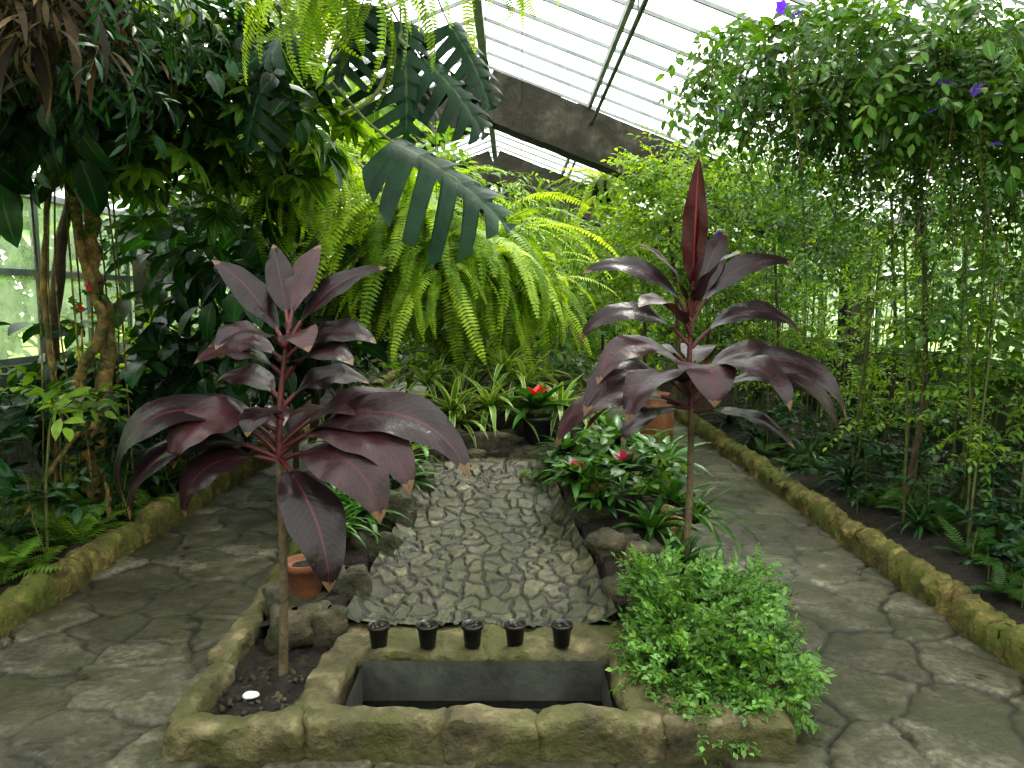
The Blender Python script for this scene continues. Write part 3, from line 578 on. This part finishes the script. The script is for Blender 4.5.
for i in range(70):
    X=U(-3.9,-2.55);Y=U(3.6,9);h=U(.4,1.1);tube(mb,curve([(X,Y,.05),(X+U(-.1,.1),Y,h/2),(X+U(-.15,.15),Y,h)],5),.005,1,4)
    mb.addT(TB[i%4],[(X,Y,h*.8)]*4,U(0,6.3,4),U(.0,1.1,4),0,U(.6,1.,4));
cloud(mb,TBig,26,(-3.35,4.0,.75),(.4,.5,.45),(.6,.9),(-.5,.7),.2)
mb.build('understory_shrubs',[M_dark,M_stem],clip=True)
mb=MB();bark(mb,[(-2.62,4.2,0),(-2.6,4.2,.5),(-2.55,4.2,.85)],.012,.007,6,8)
cloud(mb,TB,9,(-2.52,4.2,.98),(.16,.16,.12),(.7,.95),(-.2,.6),.3);cloud(mb,TB,70,(-3.2,7.,1.0),(.5,1.,.6),(.7,1.1),(-.3,.8),.2);bark(mb,[(-3.2,7,0),(-3.2,7,1)],.02,.01,6,6)
mb.build('sapling',[M_lite,M_stem],clip=True)
mb=MB();bark(mb,[(-2.1,8,0),(-2,8,1.5),(-1.7,7.6,2.6)],.05,.03);cloud(mb,TB,300,(-1.5,7.6,2.6),(1.2,.9,.7),(.8,1.2),(-.7,.6),.2);cloud(mb,TL,260,(-.4,8.,2.3),(1.,.7,.6),(.9,1.3),(-.9,.5),.2)
mb.build('canopy_tree',[M_lite,M_wood],clip=True)
MT=[monsteraT(seed=k,lobes=6+k%2) for k in range(4)]
mb=MB()
def frame(y,z):
    y=np.array(y,float);y/=np.linalg.norm(y);z=np.array(z,float);z-=y*z.dot(y);z/=np.linalg.norm(z);x=np.cross(y,z);return np.stack([x,y,z],1)[None]
for i,(pos,yd,zd,s) in enumerate((((-.52,3.40,2.18),(.74,-.1,-.34),(.08,-.5,.8),.62),((-.50,3.6,2.74),(.15,-.1,-1.),(.5,-.8,.2),.50),((-.42,3.7,2.62),(.75,-.1,-.65),(.3,-.7,.6),.45),((-.66,3.55,2.8),(-.35,-.2,-.8),(-.3,-.8,.5),.40),((-.9,3.8,2.9),(-.7,-.2,-.5),(-.2,-.6,.8),.42),((-.3,3.8,2.8),(.6,0,-.8),(.4,-.7,.4),.42),((-1.2,3.9,2.6),(-.3,-.2,-.8),(-.1,-.8,.5),.38))):
    mb.addR(MT[i%4],[pos],frame(yd,zd),s,0)
bark(mb,[(-2.1,4.9,3.1),(-1.3,4.2,3.0),(-.75,3.7,2.85),(-.45,3.55,2.6)],.02,.016,8,16)
bark(mb,[(-.5,3.6,2.7),(-.6,3.5,2.4),(-.75,3.45,2.3)],.01,.008,6,8)
mb.build('monstera_vine',[M_mons,M_stem])
mb=MB();bark(mb,[(-2.4,3.3,3.2),(-2.1,3.2,2.9),(-2.0,3.1,2.5)],.05,.03,8,12)
bark(mb,[(-3.,3.3,2.6),(-2.3,3.2,2.75),(-1.4,3.1,2.95),(-.8,3.2,3.1)],.035,.025,8,16)
for i in range(130):
    blade(mb,(-1.95+U(-.3,.3),3.05+U(-.2,.2),2.70+U(-.2,.2)),U(0,6.3),U(-1.2,.4),U(.2,.45),U(.015,.05),U(.3,1.3),0,7,3,.2,side=U(-.8,.8))
cloud(mb,TL,40,(-2.0,3.2,2.8),(.45,.3,.3),(.7,1.1),(-1.3,0),.2)
cloud(mb,TL,70,(-2.0,3.3,2.75),(.7,.4,.35),(.7,1.1),(-1.3,0),.2);
for k in range(3,0,-1): mb.M[-k]=np.where(mb.M[-k]==0,2,mb.M[-k])
mb.build('dried_epiphyte_clump',[M_dry,M_wood,M_dark],clip=True)

# ---------------------------------------------------------------- right side
mb=MB()
for i in range(80):
    X=U(2.35,3.9);Y=U(4.3,11);h=U(1.6,2.3);l=U(-.15,.15)
    P=curve([(X,Y,.0),(X+l*.3,Y,h*.4),(X+l,Y+U(-.1,.1),h)],10);tube(mb,P,np.linspace(.010,.004,10),1,5)
    k=13;q=P[rng.integers(4,10,k)];T=TS[i%4];mb.addT(T,q,U(0,6.3,k),U(-.5,.8,k),U(-.5,.5,k),U(.6,1.05,k))
mb.build('bamboo_like_shrub',[M_lite,M_stem],clip=True)
mb=MB()
for X,Y in((2.6,5.0),(3.0,6.2),(2.5,7.5),(3.3,4.6)): bark(mb,[(X,Y,0),(X+.1,Y,1),(X,Y,2.3)],.02,.012,8,12)
cloud(mb,TS,420,(2.75,5.6,2.3),(.9,1.2,.55),(.7,1.1),(-.8,.5),.2);cloud(mb,TS,320,(2.5,8.,2.2),(.9,1.4,.7),(.8,1.2),(-.6,.6),.2)
cloud(mb,TB,110,(3.3,5.2,1.3),(.5,1.,.5),(.6,1.),(-.6,.6),.2)
mb.build('tall_shrub',[M_mid,M_wood],clip=True)
mb=MB();bark(mb,[(3.4,3.6,0),(3.3,3.7,1.5),(2.9,3.9,2.5),(1.8,4.1,2.95)],.03,.015,8,20)
cloud(mb,TS,680,(2.05,4.1,2.72),(1.15,.8,.38),(.7,1.1),(-1.2,.3),.1);cloud(mb,TB,190,(2.3,3.9,2.68),(1.1,.6,.42),(.6,.9),(-1.2,.3),.1)
for i in range(90):
    X=U(1.15,3.3);Y=U(3.5,5.);z0=2.7;l=U(.4,1.3)*(.5 if X<1.7 else 1);P=curve([(X,Y,z0),(X+U(-.08,.08),Y,z0-l/2),(X+U(-.12,.12),Y,z0-l)],10);tube(mb,P,.003,1,4)
    k=int(l*12);mb.addT(TS[i%4],P[rng.integers(0,10,k)],U(0,6.3,k),U(-1.3,.2,k),0,U(.4,.7,k))
P=[(1.24,3.6,2.79),(1.28,3.6,2.77),(1.21,3.62,2.81),(1.9,3.5,2.45),(2.0,3.42,2.4),(1.8,3.4,2.3),(2.2,3.6,2.2),(1.1,4.2,2.5),(1.0,4.2,2.1),(1.12,4.2,1.85)]
mb2=MB();mb2.addT(FL,P,U(0,6,10),U(-1.2,-.3,10),0,1.2)
V,F,Mm,C=mb2.T();mb.add(V,F,2,C);mb.build('flowering_vine',[M_mid,M_wood,M_purp],clip=True)
mb=MB();
for X,Y in((1.6,9.8),(2.3,9.4),(1.2,11),(.2,11.5),(2.9,11),(1.5,7.4)): bark(mb,[(X,Y,0),(X+.1,Y,1),(X,Y,2.2)],.03,.015,8,12)
cloud(mb,TS,420,(2.0,9.8,2.1),(1.1,1.,.95),(.9,1.4),(-.5,.8),.2);cloud(mb,TS,320,(1.5,7.8,1.9),(.7,.6,.55),(.8,1.1),(-.5,.8),.2)
cloud(mb,TS,300,(1.75,7.2,2.55),(.7,.6,.42),(.8,1.1),(-.5,.8),.2)
cloud(mb,TL,330,(.6,11.5,1.8),(1.4,1.,1.0),(1.,1.6),(-.5,.8),.2);cloud(mb,TB,220,(1.3,13.5,1.4),(2.6,1.,1.4),(1.2,1.9),(-.5,.8),.2)
mb.build('sunlit_shrub',[M_lite,M_wood],clip=True)
mb=MB()
cloud(mb,TB,260,(0,16.5,1.5),(3.7,1.5,1.5),(1.8,2.6),(-.5,.8),.2);cloud(mb,TB,200,(-2.6,11.5,1.5),(1.3,2.5,1.5),(1.,1.6),(-.5,.8),.2);cloud(mb,TB,200,(3.2,12.,1.4),(.8,2.5,1.3),(1.,1.6),(-.5,.8),.2)
cloud(mb,TB,160,(-.1,8.5,1.0),(.9,1.6,.6),(.9,1.3),(-.3,.9),.2)
for X,Y in((0,16.5),(-2.6,11.5),(3.2,12),(-.1,8.5)): bark(mb,[(X,Y,0),(X,Y,1.5)],.04,.02,8,6)
mb.build('background_shrubbery',[M_mid,M_wood],clip=True)
mb=MB()
for i in range(130):
    X=U(2.35,3.9);Y=U(2.6,8);h=U(.12,.5);tube(mb,curve([(X,Y,.05),(X,Y,h/2+.05),(X+U(-.05,.05),Y,h+.05)],5),.004,1,4)
    mb.addT(TB[i%4],[(X,Y,h)]*4,U(0,6.3,4),U(.0,.9,4),0,U(.35,.7,4))
mb.build('understory_shrubs',[M_dark,M_stem],clip=True)
mb=MB();
for s in(-1,1):
    for i in range(8): 
        Y=0+i*4.2;X=s*U(10,12) if s<0 else U(17,20);bark(mb,[(X,Y,-.5),(X,Y,2)],.12,.08,8,6);cloud(mb,TB,130,(X,Y,2.4),(2,2.2,2.4),(3,5),(-.5,.8),.5)
for i in range(7): X=-12+i*4;bark(mb,[(X,27,-.5),(X,27,2)],.12,.08,8,6);cloud(mb,TB,110,(X,27,2.6),(2.6,2,2.8),(4,6),(-.5,.8),.5)
mb.build('outdoor_tree_row',[M_mid,M_wood])
mb=MB()
for X,Y,Z in((-2.75,3.55,.2),(-1.0,5.,.62)):
    beam(mb,(X,Y,Z-.14),(X,Y,Z),.006,.006);box(mb,(X-.03,Y-.003,Z),(X+.03,Y+.003,Z+.04))
mb.build('plant_labels',[M_tag],False)

# ---------------------------------------------------------------- light & camera
w=bpy.data.worlds.new('World');bpy.context.scene.world=w;w.use_nodes=True
bg=w.node_tree.nodes['Background'];bg.inputs[0].default_value=(.99,.98,.95,1);bg.inputs[1].default_value=3.5
s=bpy.data.lights.new('sun','SUN');s.energy=9;s.angle=math.radians(12);s.color=(1,.93,.8)
so=bpy.data.objects.new('sun',s);bpy.context.collection.objects.link(so)
so.rotation_euler=Vector((-.22,-.45,-1)).to_track_quat('-Z','Y').to_euler()
sc=bpy.context.scene;sc.view_settings.view_transform='Standard'
for lk in('Medium High Contrast','Standard - Medium High Contrast'):
    try: sc.view_settings.look=lk;break
    except Exception: pass
cam=bpy.data.cameras.new('camera');co=bpy.data.objects.new('camera',cam);bpy.context.collection.objects.link(co)
cam.lens=27;cam.sensor_width=36;co.location=(0,0,1.5);co.rotation_euler=(math.radians(90-6.24),0,0);cam.clip_end=200
sc.camera=co
